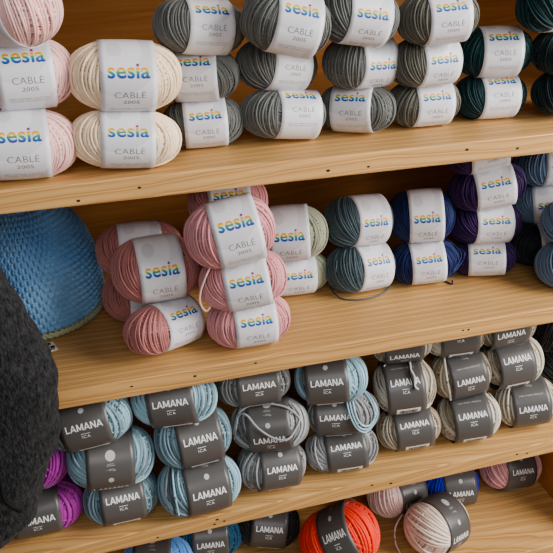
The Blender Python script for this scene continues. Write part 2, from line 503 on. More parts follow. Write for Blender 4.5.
PATCH_L = print_mesh('barcode_patch', patch_l, RL, WL, lift=0.00014)
def bars_l(bm):
    x = -0.011; r = random.Random(3)
    while x < 0.014:
        w = r.choice((0.0005, 0.0008, 0.0012)); rect_bm(bm, x, x + w, -0.0490, -0.0410); x += w + r.choice((0.0005, 0.0009))
BARS_L = print_mesh('barcode', bars_l, RL, WL, lift=0.00026)

# ------------------------------------------------------------------ where every ball stands:
# key, centre x y z, half length, radius, band rotation (euler x y z), turn of the winding about the axis
ROWS = [
    ('pk1', -0.0456, 0.0278, 1.2094, 0.053, 0.0344, -0.567, 0.055, 0.04, 0.244, -0.001, 1.175, ''),
    ('pk2', -0.0338, 0.0406, 1.2738, 0.0474, 0.0335, -0.733, 0.023, 0.099, 0.495, 0.0005, 1.175, 'pk1'),
    ('pk3', -0.0344, 0.0187, 1.3382, 0.0494, 0.0342, -1.283, -0.088, -0.826, 1.138, -0.0015, 1.175, 'pk2'),
    ('cr1', 0.0553, 0.0254, 1.2049, 0.0543, 0.0299, -0.567, 0.093, -0.012, 0.244, 0.0, 1.175, ''),
    ('cr2', 0.0612, 0.0323, 1.2661, 0.0546, 0.0344, -0.375, 0.071, -0.007, 0.13, 0.0005, 1.175, 'cr1'),
    ('ga1', 0.1433, 0.0684, 1.2025, 0.044, 0.0275, -0.593, -0.033, -0.107, 0.28, 0.001, 1.175, ''),
    ('ga2', 0.1384, 0.0657, 1.2548, 0.044, 0.0275, -0.777, -0.047, -0.263, 0.529, -0.0005, 1.175, 'ga1'),
    ('ga3', 0.1411, 0.0496, 1.307, 0.0471, 0.0275, -0.82, 0.134, 0.18, 0.667, 0.0035, 1.175, 'ga2'),
    ('gb1', 0.2319, 0.0611, 1.2025, 0.0491, 0.0275, -1.143, 0.119, 0.047, 0.861, 0.013, 1.175, ''),
    ('gb2', 0.227, 0.0684, 1.2548, 0.0467, 0.0275, -0.803, 0.183, 0.244, 0.628, 0.006, 1.175, 'gb1'),
    ('gb3', 0.2197, 0.0116, 1.3103, 0.044, 0.031, -0.628, 0.226, -0.026, 0.495, 0.0055, 1.175, 'gb2'),
    ('gc1', 0.3216, 0.0661, 1.2025, 0.0443, 0.0275, -0.75, -0.077, -0.598, 0.466, -0.002, 1.175, ''),
    ('gc2', 0.3206, 0.0593, 1.2565, 0.044, 0.0293, -0.113, 0.069, 0.259, -0.13, 0.009, 1.175, 'gc1'),
    ('gc3', 0.3002, 0.0264, 1.3116, 0.044, 0.0287, -0.305, 0.162, 0.026, 0.181, 0.0045, 1.175, 'gc2'),
    ('gd1', 0.4065, 0.0682, 1.2025, 0.044, 0.0275, -0.567, -0.003, -0.014, 0.252, 0.0055, 1.175, ''),
    ('gd2', 0.3966, 0.0517, 1.2548, 0.044, 0.0275, -0.332, 0.001, 0.104, 0.058, 0.007, 1.175, 'gd1'),
    ('gd3', 0.3915, 0.0259, 1.307, 0.044, 0.0275, -0.611, -0.054, -0.058, 0.393, 0.005, 1.175, 'gd2'),
    ('ge1', 0.4965, 0.0725, 1.2025, 0.0449, 0.0275, -0.977, -0.009, -0.083, 0.673, 0.0055, 1.175, ''),
    ('ge2', 0.4897, 0.0676, 1.2564, 0.0451, 0.0293, -0.855, -0.017, -0.21, 0.621, 0.004, 1.175, 'ge1'),
    ('pa1', 0.0791, 0.05, 0.956, 0.0517, 0.031, -0.873, 0.122, 0.508, 0.256, 0.0125, 0.925, ''),
    ('pa2', 0.0781, 0.0727, 1.0235, 0.0521, 0.04, -0.445, -0.011, 0.024, -0.063, 0.0025, 0.925, 'pa1'),
    ('pb1', 0.1818, 0.0362, 0.9583, 0.0506, 0.0333, -0.532, -0.03, -0.043, -0.056, 0.004, 0.925, ''),
    ('pb2', 0.1726, 0.0241, 1.0234, 0.0505, 0.0352, -0.506, -0.149, -0.156, -0.02, 0.004, 0.925, 'pb1'),
    ('pb3', 0.1565, 0.0124, 1.0932, 0.0499, 0.0382, -0.707, -0.182, -0.061, 0.23, 0.006, 0.925, 'pb2'),
    ('sg1', 0.2654, 0.1381, 0.9567, 0.0544, 0.0317, -0.393, 0.029, -0.023, -0.131, 0.0045, 0.925, ''),
    ('sg2', 0.2585, 0.129, 1.0225, 0.0528, 0.0376, -0.375, -0.06, -0.246, -0.086, 0.002, 0.925, 'sg1'),
    ('st1', 0.3618, 0.1193, 0.9596, 0.0499, 0.0346, -0.698, 0.064, 0.159, 0.15, 0.0105, 0.925, ''),
    ('st2', 0.3588, 0.1291, 1.0259, 0.0487, 0.0351, -0.384, 0.079, 0.108, -0.076, 0.0085, 0.925, 'st1'),
    ('nv1', 0.4566, 0.1137, 0.9568, 0.048, 0.0318, -0.62, -0.113, -0.234, 0.095, 0.0015, 0.925, ''),
    ('nv2', 0.4513, 0.1266, 1.0224, 0.0442, 0.0373, -0.367, -0.098, -0.327, -0.079, 0.004, 0.925, 'nv1'),
    ('pu1', 0.5475, 0.1096, 0.9525, 0.0468, 0.0275, -0.82, -0.109, -0.411, 0.328, 0.0035, 0.925, ''),
    ('pu2', 0.5437, 0.1107, 1.0066, 0.0506, 0.0295, -0.559, -0.008, -0.182, 0.095, 0.0055, 0.925, 'pu1'),
    ('pu3', 0.5337, 0.1062, 1.0641, 0.0516, 0.031, -0.559, -0.194, -0.245, 0.107, 0.0065, 0.925, 'pu2'),
    ('pu4', 0.5157, 0.104, 1.1187, 0.0453, 0.0265, -0.785, -0.212, -0.204, 0.366, 0.006, 0.925, 'pu3'),
    ('mg1', -0.1047, 0.0473, 0.7119, 0.056, 0.0369, -0.279, 0.007, 0.017, -0.497, -0.003, 0.675, ''),
    ('b1a', 0.001, 0.0373, 0.7112, 0.0489, 0.0362, -0.637, 0.006, 0.013, -0.147, 0.0, 0.675, ''),
    ('b1b', -0.0052, 0.0352, 0.7836, 0.0541, 0.04, 0.62, 0.08, -0.017, -1.354, -0.0025, 0.675, 'b1a'),
    ('b1c', -0.0259, 0.0293, 0.8542, 0.0528, 0.0344, -0.471, -0.165, -0.099, -0.196, 0.0005, 0.675, 'b1b'),
    ('b2a', 0.104, 0.0242, 0.715, 0.0556, 0.04, -0.393, 0.012, 0.064, -0.402, 0.0055, 0.675, ''),
    ('b2b', 0.1024, 0.0366, 0.791, 0.0502, 0.04, -0.541, -0.06, 0.013, -0.192, 0.005, 0.675, 'b2a'),
    ('b2c', 0.0817, 0.0309, 0.8613, 0.0523, 0.034, -0.506, -0.138, -0.235, -0.156, 0.0, 0.675, 'b2b'),
    ('g1a', 0.2097, 0.0361, 0.7102, 0.0486, 0.0352, -0.506, 0.079, 0.015, -0.268, 0.005, 0.675, ''),
    ('g1b', 0.2088, 0.0419, 0.7788, 0.0527, 0.037, -0.079, -0.16, -0.313, -0.627, 0.0025, 0.675, 'g1a'),
    ('g1c', 0.1903, 0.0563, 0.845, 0.0494, 0.0327, -0.436, -0.025, -0.09, -0.231, 0.0035, 0.675, 'g1b'),
    ('g2a', 0.3165, 0.0405, 0.7076, 0.0515, 0.0326, -0.794, -0.111, -0.179, 0.028, 0.004, 0.675, ''),
    ('g2b', 0.3172, 0.0478, 0.7696, 0.051, 0.0326, -0.463, -0.115, -0.313, -0.238, -0.0095, 0.675, 'g2a'),
    ('g2c', 0.298, 0.0475, 0.835, 0.0492, 0.0362, -0.454, -0.114, -0.29, -0.203, -0.0065, 0.675, 'g2b'),
    ('e1a', 0.4288, 0.0559, 0.7088, 0.0481, 0.0338, -0.785, -0.11, -0.152, 0.028, 0.003, 0.675, ''),
    ('e1b', 0.4207, 0.0667, 0.779, 0.044, 0.04, -0.812, -0.116, -0.207, 0.119, -0.004, 0.675, 'e1a'),
    ('e1c', 0.4182, 0.0853, 0.8471, 0.0447, 0.0317, 0.183, -0.12, -0.242, -0.81, -0.001, 0.675, 'e1b'),
    ('e2a', 0.5235, 0.0477, 0.7123, 0.0465, 0.0373, -0.733, -0.12, -0.187, -0.017, -0.0015, 0.675, ''),
    ('e2b', 0.5115, 0.0667, 0.7825, 0.0448, 0.0366, -0.305, -0.114, -0.073, -0.421, 0.001, 0.675, 'e2a'),
    ('e2c', 0.4972, 0.0783, 0.8505, 0.044, 0.035, -0.602, -0.111, -0.2, -0.031, 0.001, 0.675, 'e2b'),
    ('e3a', 0.6252, 0.0542, 0.7141, 0.0484, 0.0391, -0.358, -0.12, -0.212, -0.375, 0.0, 0.675, ''),
    ('e3b', 0.5965, 0.0666, 0.7892, 0.044, 0.04, -0.689, -0.11, -0.094, -0.026, -0.007, 0.675, 'e3a'),
    ('e3c', 0.5766, 0.0728, 0.8621, 0.0448, 0.0367, -0.087, -0.121, -0.098, -0.574, -0.0065, 0.675, 'e3b'),
    ('sk1', 0.0429, 0.1229, 0.465, 0.056, 0.04, -0.375, -0.069, -0.234, -0.498, -0.003, 0.425, ''),
    ('pt1', 0.1342, 0.1544, 0.465, 0.056, 0.04, -0.384, 0.014, -0.138, -0.464, 0.0, 0.425, ''),
    ('dk1', 0.2311, 0.1485, 0.465, 0.056, 0.04, -0.567, 0.109, -0.274, -0.27, 0.004, 0.425, ''),
    ('rd1', 0.3345, 0.0691, 0.477, 0.064, 0.052, -0.864, -0.594, -0.346, 0.082, 0.013, 0.425, ''),
    ('wp1', 0.4717, 0.1475, 0.4634, 0.056, 0.0384, -0.079, 0.175, 0.282, -0.813, 0.011, 0.425, ''),
    ('cp1', 0.5049, 0.0578, 0.472, 0.055, 0.047, -0.166, 0.147, 0.378, -0.857, 0.005, 0.425, ''),
    ('rb1', 0.5707, 0.1447, 0.465, 0.056, 0.04, -0.323, 0.016, -0.131, -0.495, 0.0115, 0.425, ''),
    ('fp1', 0.703, 0.1495, 0.465, 0.0559, 0.04, -0.515, 0.12, 0.012, -0.298, -0.0005, 0.425, ''),
    ('pa4', 0.0649, 0.1294, 0.9601, 0.052, 0.0351, -0.689, 0.057, 0.09, 0.158, 0.002, 0.925, ''),
    ('pa3', 0.0656, 0.1278, 1.0267, 0.0526, 0.0351, -0.672, 0.014, -0.025, 0.199, 0.0005, 0.925, 'pa4'),
    ('pb4', 0.1754, 0.1050, 1.0883, 0.048, 0.032, -0.7, -0.03, -0.1, 0.2, 0.0, 0.925, 'pb3'),
    ('gf1', 0.5904, 0.0542, 1.2025, 0.0478, 0.0275, -0.628, 0.085, 0.215, 0.331, 0.013, 1.175, ''),
    ('gf2', 0.5729, 0.0458, 1.2548, 0.0458, 0.0275, -0.524, 0.063, 0.224, 0.273, 0.013, 1.175, 'gf1'),
    ('gf3', 0.5332, 0.0372, 1.3074, 0.0447, 0.0279, -0.271, 0.083, 0.462, 0.084, 0.013, 1.175, 'gf2'),
    ('bl1', 0.6555, 0.0427, 0.9613, 0.056, 0.0363, -0.463, -0.12, -0.315, -0.068, 0.007, 0.925, ''),
    ('bl2', 0.6506, 0.0434, 1.0278, 0.056, 0.0337, -0.48, -0.052, -0.195, -0.003, 0.0075, 0.925, 'bl1'),
    ('bl5', 0.6553, 0.1147, 0.9583, 0.056, 0.0333, -0.358, -0.092, -0.27, -0.146, 0.0095, 0.925, ''),
    ('bl4', 0.6553, 0.1235, 1.0198, 0.0556, 0.0314, -0.305, -0.223, -0.563, -0.098, 0.003, 0.925, 'bl5'),
    ('bl3', 0.6468, 0.1257, 1.0799, 0.0535, 0.032, -0.349, -0.075, -0.239, -0.051, 0.008, 0.925, 'bl4'),
    ('mg2', -0.111, 0.056, 0.7833, 0.0555, 0.0383, -0.681, -0.155, -0.2, -0.028, -0.004, 0.675, 'mg1'),
    ('bk0', 0.7087, 0.1102, 0.713, 0.0554, 0.038, 0.689, 0.326, 0.334, -1.33, 0.013, 0.675, ''),
    ('bk1', 0.7009, 0.1193, 0.7871, 0.0539, 0.04, 0.253, 0.293, 0.345, -0.851, 0.013, 0.675, 'bk0'),
    ('dk2', 0.2411, 0.1513, 0.5347, 0.055, 0.0333, -0.122, 0.109, -0.084, -0.674, 0.002, 0.425, 'dk1'),
]
ROW = {r[0]: r for r in ROWS}

G_ = dict(pk='light pink cotton balls at the end of the top shelf', cr='cream cotton balls on the top shelf', ga='grey cotton balls in the stack beside the cream pair',
          gb='grey cotton balls in the second stack', gc='grey cotton balls in the third stack', gd='taupe grey cotton balls in the fourth stack',
          ge='dark green cotton balls on the top shelf', gf='dark green cotton balls on the top shelf', pa='dusty rose cotton balls beside the hat', pb='rose cotton balls in the middle stack',
          sg='sage cotton balls', st='steel teal cotton balls', nv='navy cotton balls', pu='purple cotton balls', bl='slate blue cotton balls', mg='magenta merino balls',
          b1='ice blue merino balls, stack behind the coat', b2='ice blue merino balls, second stack', g1='silver grey merino balls, third stack', g2='silver and ice blue merino balls, fourth stack',
          e1='stone beige merino balls, fifth stack', e2='stone beige merino balls, sixth stack', e3='stone beige merino balls, last stack', bk='black merino balls', dk='black merino balls on the lowest shelf')

# key -> (make, colour, label)
BALLS = {
 'pk1': ('s', 'light_pink', 'light pink yarn ball with white band lying on the top shelf, lowest of its stack'),
 'pk2': ('s', 'light_pink', 'light pink yarn ball with white band, middle of its stack beside the cream balls'),
 'pk3': ('s', 'light_pink', 'light pink yarn ball on top of its stack, seen mostly as bare strands'),
 'cr1': ('s', 'cream', 'cream yarn ball with white band lying directly on the top shelf'),
 'cr2': ('s', 'cream', 'cream yarn ball with white band resting on another cream ball'),
 'ga1': ('s', 'grey', 'grey yarn ball on the shelf just behind the lower cream ball'),
 'ga2': ('s', 'grey', 'grey yarn ball half hidden behind the upper cream ball, middle of its stack'),
 'ga3': ('s', 'grey', 'large grey yarn ball topping the stack next to the cream balls'),
 'gb1': ('s', 'grey', 'grey yarn ball at the bottom of the second grey stack, band turned upward'),
 'gb2': ('s', 'grey', 'grey yarn ball with its brand word rolled to the top edge, middle of second stack'),
 'gb3': ('s', 'grey', 'grey yarn ball tilted down to one side on top of the second grey stack'),
 'gc1': ('s', 'grey', 'grey yarn ball facing forward at the bottom of the third grey stack'),
 'gc2': ('s', 'grey', 'grey yarn ball with big bare end turned forward, middle of third stack'),
 'gc3': ('s', 'grey', 'grey yarn ball slightly tilted on top of the third grey stack'),
 'gd1': ('s', 'taupe', 'taupe grey yarn ball on the shelf beside the lower dark green ball'),
 'gd2': ('s', 'taupe', 'taupe grey yarn ball in the middle of the stack beside the green balls'),
 'gd3': ('s', 'taupe', 'taupe grey yarn ball on top of the stack beside the green balls'),
 'ge1': ('s', 'dark_green', 'dark green yarn ball with bright white band lying on the top shelf'),
 'ge2': ('s', 'dark_green', 'dark green yarn ball with bright white band stacked on another green one'),
 'gf1': ('s', 'shaded_green', 'dark green yarn ball in deep shadow on the top shelf by the side panel'),
 'gf2': ('s', 'shaded_green', 'dark green yarn ball in deep shadow, middle of the stack by the side panel'),
 'gf3': ('s', 'dark_green', 'dark green yarn ball of bare strands at the top of the shadowed stack'),
 'pa1': ('s', 'dusty_rose', 'dusty rose yarn ball lying askew on the middle shelf, in front of the hat'),
 'pa2': ('s', 'dusty_rose', 'dusty rose yarn ball with white band resting on the askew one'),
 'pa4': ('s', 'dusty_rose', 'dusty rose yarn ball in shadow between the hat and the askew ball'),
 'pa3': ('s', 'dusty_rose', 'dusty rose yarn ball in shadow behind the front stack, upper one beside the hat'),
 'pb1': ('s', 'rose', 'rose pink yarn ball on the middle shelf, lowest of the three-high stack'),
 'pb2': ('s', 'rose', 'rose pink yarn ball in the middle of the three-high stack'),
 'pb3': ('s', 'rose', 'rose pink yarn ball tilted on top of the three-high stack'),
 'pb4': ('s', 'rose', 'rose pink yarn ball peeking out just under the top shelf behind the tilted one'),
 'sg1': ('s', 'sage', 'sage green yarn ball lying on the middle shelf behind the rose stack'),
 'sg2': ('s', 'sage', 'sage green yarn ball resting on another sage ball behind the rose stack'),
 'st1': ('s', 'steel', 'steel teal yarn ball on the middle shelf with a loose thread below it'),
 'st2': ('s', 'steel', 'steel teal yarn ball stacked on another one, big bare end forward'),
 'nv1': ('s', 'navy', 'navy blue yarn ball on the middle shelf with a strand slipping off its end'),
 'nv2': ('s', 'navy', 'navy blue yarn ball stacked on another navy ball'),
 'pu1': ('s', 'purple', 'purple yarn ball lying on the middle shelf under its stack'),
 'pu2': ('s', 'purple', 'purple yarn ball second from the bottom of its stack'),
 'pu3': ('s', 'purple', 'purple yarn ball tilted upward, third from the bottom of its stack'),
 'pu4': ('s', 'purple', 'purple yarn ball topmost of its stack, half hidden by the top shelf'),
 'bl1': ('s', 'slate', 'slate blue yarn ball in front on the middle shelf by the side panel'),
 'bl2': ('s', 'slate', 'slate blue yarn ball on top of the front one by the side panel'),
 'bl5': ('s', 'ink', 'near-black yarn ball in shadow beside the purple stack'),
 'bl4': ('s', 'slate', 'slate blue yarn ball with shaded band, behind the front slate balls'),
 'bl3': ('s', 'slate', 'slate blue yarn ball just under the top shelf beside the purple stack'),
 'mg1': ('l', 'magenta', 'magenta yarn ball with charcoal band on the third shelf, beside the coat'),
 'mg2': ('l', 'magenta', 'magenta yarn ball peeking out behind the coat, upper of the two'),
 'b1a': ('l', 'ice', 'ice blue yarn ball on the third shelf next to the magenta ball'),
 'b1b': ('l', 'ice', 'ice blue yarn ball rolled down so its round emblem faces up'),
 'b1c': ('l', 'ice', 'ice blue yarn ball half hidden by the coat, just under the middle shelf'),
 'b2a': ('l', 'ice', 'ice blue yarn ball with streaky loose strands at its end, lowest of its stack'),
 'b2b': ('l', 'ice', 'ice blue yarn ball in the middle of the second charcoal-banded stack'),
 'b2c': ('l', 'ice', 'ice blue yarn ball level on top of the second charcoal-banded stack'),
 'g1a': ('l', 'silver', 'silver grey yarn ball at the bottom of the first grey merino stack'),
 'g1b': ('l', 'silver', 'silver grey yarn ball with a loose loop hanging across its band'),
 'g1c': ('l', 'silver', 'silver grey yarn ball under the middle shelf, above the looped one'),
 'g2a': ('l', 'silver', 'silver grey yarn ball on the third shelf under the blue-looped ball'),
 'g2b': ('l', 'silver', 'silver grey yarn ball with loose ice blue loops over its band'),
 'g2c': ('l', 'ice', 'ice blue yarn ball on top of a grey merino stack'),
 'e1a': ('l', 'stone', 'stone beige yarn ball at the bottom of the first beige stack'),
 'e1b': ('l', 'stone', 'stone beige yarn ball with a dark strand down its band and a white barcode'),
 'e1c': ('l', 'stone', 'stone beige yarn ball topping the first beige stack, half under the shelf'),
 'e2a': ('l', 'stone', 'stone beige yarn ball at the bottom of the middle beige stack'),
 'e2b': ('l', 'stone', 'stone beige yarn ball tilted in the middle of the middle beige stack'),
 'e2c': ('l', 'stone', 'stone beige yarn ball topping the middle beige stack, cut by the shelf edge'),
 'e3a': ('l', 'stone', 'stone beige yarn ball at the bottom of the last beige stack'),
 'e3b': ('l', 'stone', 'stone beige yarn ball tilted upward in the last beige stack'),
 'e3c': ('l', 'stone', 'stone beige yarn ball topping the last beige stack, mostly hidden by the shelf'),
 'bk0': ('l', 'black', 'black yarn ball beside the lowest ball of the last beige stack'),
 'bk1': ('l', 'black', 'black yarn ball in shadow beside the last beige stack'),
 'sk1': ('l', 'sky', 'bright sky blue yarn ball on the lowest shelf'),
 'pt1': ('l', 'petrol', 'petrol blue yarn ball on the lowest shelf beside the sky blue one'),
 'dk1': ('l', 'black', 'black yarn ball in shadow on the lowest shelf behind the coral one'),
 'dk2': ('l', 'black', 'black yarn ball stacked in shadow on the lowest shelf'),
 'rd1': ('l', 'coral', 'big coral red yarn ball on the lowest shelf'),
 'wp1': ('l', 'shell', 'shell pink yarn ball lying behind the coral and blush balls'),
 'cp1': ('l', 'blush', 'blush and cream yarn ball in front on the lowest shelf, end turned forward'),
 'rb1': ('l', 'royal', 'royal blue yarn ball with charcoal band at the back of the lowest shelf'),
 'fp1': ('l', 'old_rose', 'old rose yarn ball at the back of the lowest shelf by the side panel'),
}

ball_root, ball_yarn = {}, {}
def make_ball(i, key):
    make, colour, label = BALLS[key]
    _, x, y, z, hw, rz, ex, ey, ez, turn, off, shelf_z, below = ROW[key]
    root = tag(empty('yarn_ball', (x, y, z - rz)), label, 'yarn ball', G_.get(key[:2]))
    rot = Euler((ex, ey, ez))
    scale = (hw / A0, rz / RS * 1.0, rz / RS * 1.0)
    ya = obj('yarn', (YARN_S if make == 's' else YARN_L)[(i * 3 + len(key)) % 4], YC[colour], root, (0, 0, rz))
    ya.rotation_euler = (rot.to_matrix() @ Matrix.Rotation(turn + 0.12 * math.sin(i * 2.3), 3, 'X')).to_euler()
    ya.scale = scale
    kx = 1.0 + 0.3 * (scale[0] - 1)
    band = obj('paper_band', BAND_S if make == 's' else BAND_L, M_WHITE if make == 's' else M_GREYP, root, (0, 0, rz))
    band.location = Vector((0, 0, rz)) + rot.to_matrix() @ Vector((off, 0, 0))
    band.rotation_euler = rot; band.scale = (kx * (0.84 if key in ('rd1', 'cp1') else 0.93 if key[:2] in ('ga', 'gb', 'gc', 'gd', 'ge', 'st', 'nv') else 1.0), scale[1], scale[2])
    for nm, me, mt in ((('brand_lettering', BRAND_S, M_RAINBOW), ('yarn_name_lettering', KIND_S, M_INK), ('fine_print', FINE_S, M_FINE)) if make == 's' else
                       (('brand_lettering', BRAND_L, M_PRINT), ('weight_lettering', FIBRE_L if key[0] == 'e' else WEIGHT_L, M_SILVER),
                        ('barcode_patch', PATCH_L, M_PRINT), ('barcode', BARS_L, M_BAR)) + ((('emblem', EMBLEM_L, M_SILVER), ('seal', SEAL_L, M_SILVER)) if key[0] != 'e' else ())):
        obj(nm, me, mt, band)
    ball_root[key], ball_yarn[key] = root, ya
    return root
for i, key in enumerate(BALLS): make_ball(i, key)

# settle every ball: the lowest strand of a bottom ball touches its shelf, a stack rises with it, the top ones clear the shelf above
bpy.context.view_layer.update()
rise = {}
def z_range(key):
    lo, hi = 9, -9
    for o in ball_root[key].children:
        n = len(o.data.vertices); c = np.empty(n * 3, np.float32); o.data.vertices.foreach_get('co', c)
        z = c.reshape(-1, 3) @ np.array(o.matrix_world.to_3x3())[2] + o.matrix_world.translation.z
        lo, hi = min(lo, z.min()), max(hi, z.max())
    return float(lo), float(hi)
for r_ in ROWS:
    key, shelf_z, below = r_[0], r_[-2], r_[-1]
    lo, hi = z_range(key)
    d = rise.get(below, 0.0) if below else shelf_z + 0.0002 - lo
    d = min(d, shelf_z + 0.225 - 0.0004 - hi)
    rise[key] = d
    ball_root[key].location.z += d
    ROW[key] = r_[:3] + (r_[3] + d,) + r_[4:]

# ------------------------------------------------------------------ loose strands that slipped off their balls
def strand(key, pts, rad, mat, name='loose_strand', label=None):
    """pts: world points"""
    P = catmull(pts, 10)
    root = ball_root[key]
    V, F = tube_np(P - np.array(root.location), rad, 7, taper=True)
    o = obj(name, mesh_np(name, V, F), mat, root)
    if label: o['label'] = label
    return o
def on_ball(key, u, deg, lift=1.06):
    """point on a ball: u along the axis in half lengths, deg up from the brand word"""
    _, x, y, z, hw, rz, ex, ey, ez, turn, off, shelf_z, below = ROW[key]
    a = math.radians(deg)
    lim = max(0.15, 1 - abs(u) ** 2.5) ** 0.4
    bl = min(1, max(0, (abs(u) - 0.52) / 0.16)); lim = (1 - bl) * max(lim, 1.03) + bl * lim * 1.03
    p = Vector((u * hw, -rz * lift * lim * math.cos(a), rz * lift * lim * math.sin(a)))
    return tuple(Euler((ex, ey, ez)).to_matrix() @ p + Vector((x, y, z)))
STR = [
 ('g1b', [(-.85, 30), (-.66, 62), (-.45, 55), (-.2, 30), (.15, 8), (.5, 2), (.75, 20), (.85, 50), (.7, 80)], .0015, 'silver'),
 ('g1b', [(-.9, 10), (-.7, 66), (-.3, 78), (.2, 74), (.62, 62), (.86, 35), (.8, 0), (.62, -16)], .0015, 'silver'),
 ('g1b', [(-.9, -10), (-.76, 40), (-.68, 70), (-.5, 96)], .0015, 'silver'),
 ('g2b', [(.15, 80), (.22, 40), (.28, 5), (.42, -25), (.64, -42), (.82, -30), (.88, 0), (.8, 40), (.6, 75)], .0014, 'ice'),
 ('g2b', [(.22, 84), (.30, 40), (.36, 5), (.5, -20), (.70, -34), (.86, -18), (.92, 10), (.84, 50), (.66, 78)], .0014, 'ice'),
 ('g2b', [(.10, 70), (.15, 36), (.22, 0), (.38, -30), (.6, -50), (.84, -42), (.96, -5), (.9, 40)], .0014, 'ice'),
 ('g2a', [(-.5, 70), (-.72, 50), (-.86, 15), (-.84, -25), (-.7, -50)], .0014, 'silver'),
 ('g2a', [(-.3, 75), (-.62, 52), (-.76, 15), (-.76, -25), (-.64, -55)], .0014, 'silver'),
 ('e1b', [(.10, 62), (.10, 48), (.14, 30), (.10, 12), (.16, -8), (.12, -16)], .0014, 'black'),
 ('e1b', [(.16, 62), (.20, 40), (.16, 22), (.22, 6), (.18, -10), (.28, -18)], .0016, 'stone'),
 ('e1b', [(-.1, 70), (-.45, 58), (-.66, 40), (-.72, 10), (-.66, -30)], .0015, 'stone'),
 ('e1b', [(.2, 70), (.5, 60), (.72, 38), (.8, 5), (.7, -30)], .0018, 'stone'),
 ('e2a', [(.75, 70), (.82, 40), (.9, 5), (.82, -30)], .0016, 'stone'),
 ('e2b', [(-.55, 80), (-.66, 50), (-.72, 15), (-.68, -25), (-.62, -55)], .0016, 'stone'),
 ('e3a', [(.1, 85), (-.35, 72), (-.62, 50), (-.74, 15), (-.7, -30)], .0016, 'stone'),
 ('e3a', [(.3, 92), (-.3, 80), (-.66, 58), (-.84, 20), (-.8, -25)], .0016, 'stone'),
 ('b2a', [(-.55, 84), (-.66, 50), (-.70, 10), (-.66, -40)], .0015, 'ice'),
 ('b2a', [(-.6, 84), (-.72, 48), (-.78, 8), (-.72, -44)], .0014, 'steel'),
 ('b2a', [(-.62, 88), (-.80, 50), (-.88, 4), (-.78, -50)], .0015, 'silver'),
 ('nv1', [(.60, 70), (.86, 50), (1.02, 10), (.92, -30), (.7, -44)], .0013, 'navy'),
 ('nv1', [(.62, 84), (.94, 56), (1.12, 8), (1.0, -36), (.7, -52)], .0013, 'navy'),
]
for key, pts, rad, colour in STR:
    strand(key, [on_ball(key, *p) for p in pts], rad, YC[colour])
S2 = 0.925
strand('st1', [on_ball('st1', -.88, 30), on_ball('st1', -.98, -10), (.322, .132, S2 + .008), (.327, .104, S2 + .0020), (.348, .091, S2 + .0018), (.376, .092, S2 + .0018), (.401, .106, S2 + .0020), (.404, .116, S2 + .004)], .0011, YC['steel'])
strand('pu1', [(.503, .140, S2 + .006), (.499, .122, S2 + .0016), (.4895, .112, S2 + .0016), (.4898, .101, S2 + .0016), (.494, .094, S2 + .0018), (.497, .100, S2 + .004)], .0011, YC['purple'])
strand('pb2', [(.133, .016, 1.052), (.1263, .008, 1.045), (.1196, .008, 1.0277), (.1177, .008, 1.0121), (.1229, .006, 1.0005), (.129, .006, 1.004)], .0012, YC['light_pink'])
strand('wp1', [(.462, .100, .470), (.441, .082, .462), (.438, .070, .4400), (.440, .058, .4315), (.439, .046, .4290), (.436, .030, .4288)], .0016, YC['shell'])

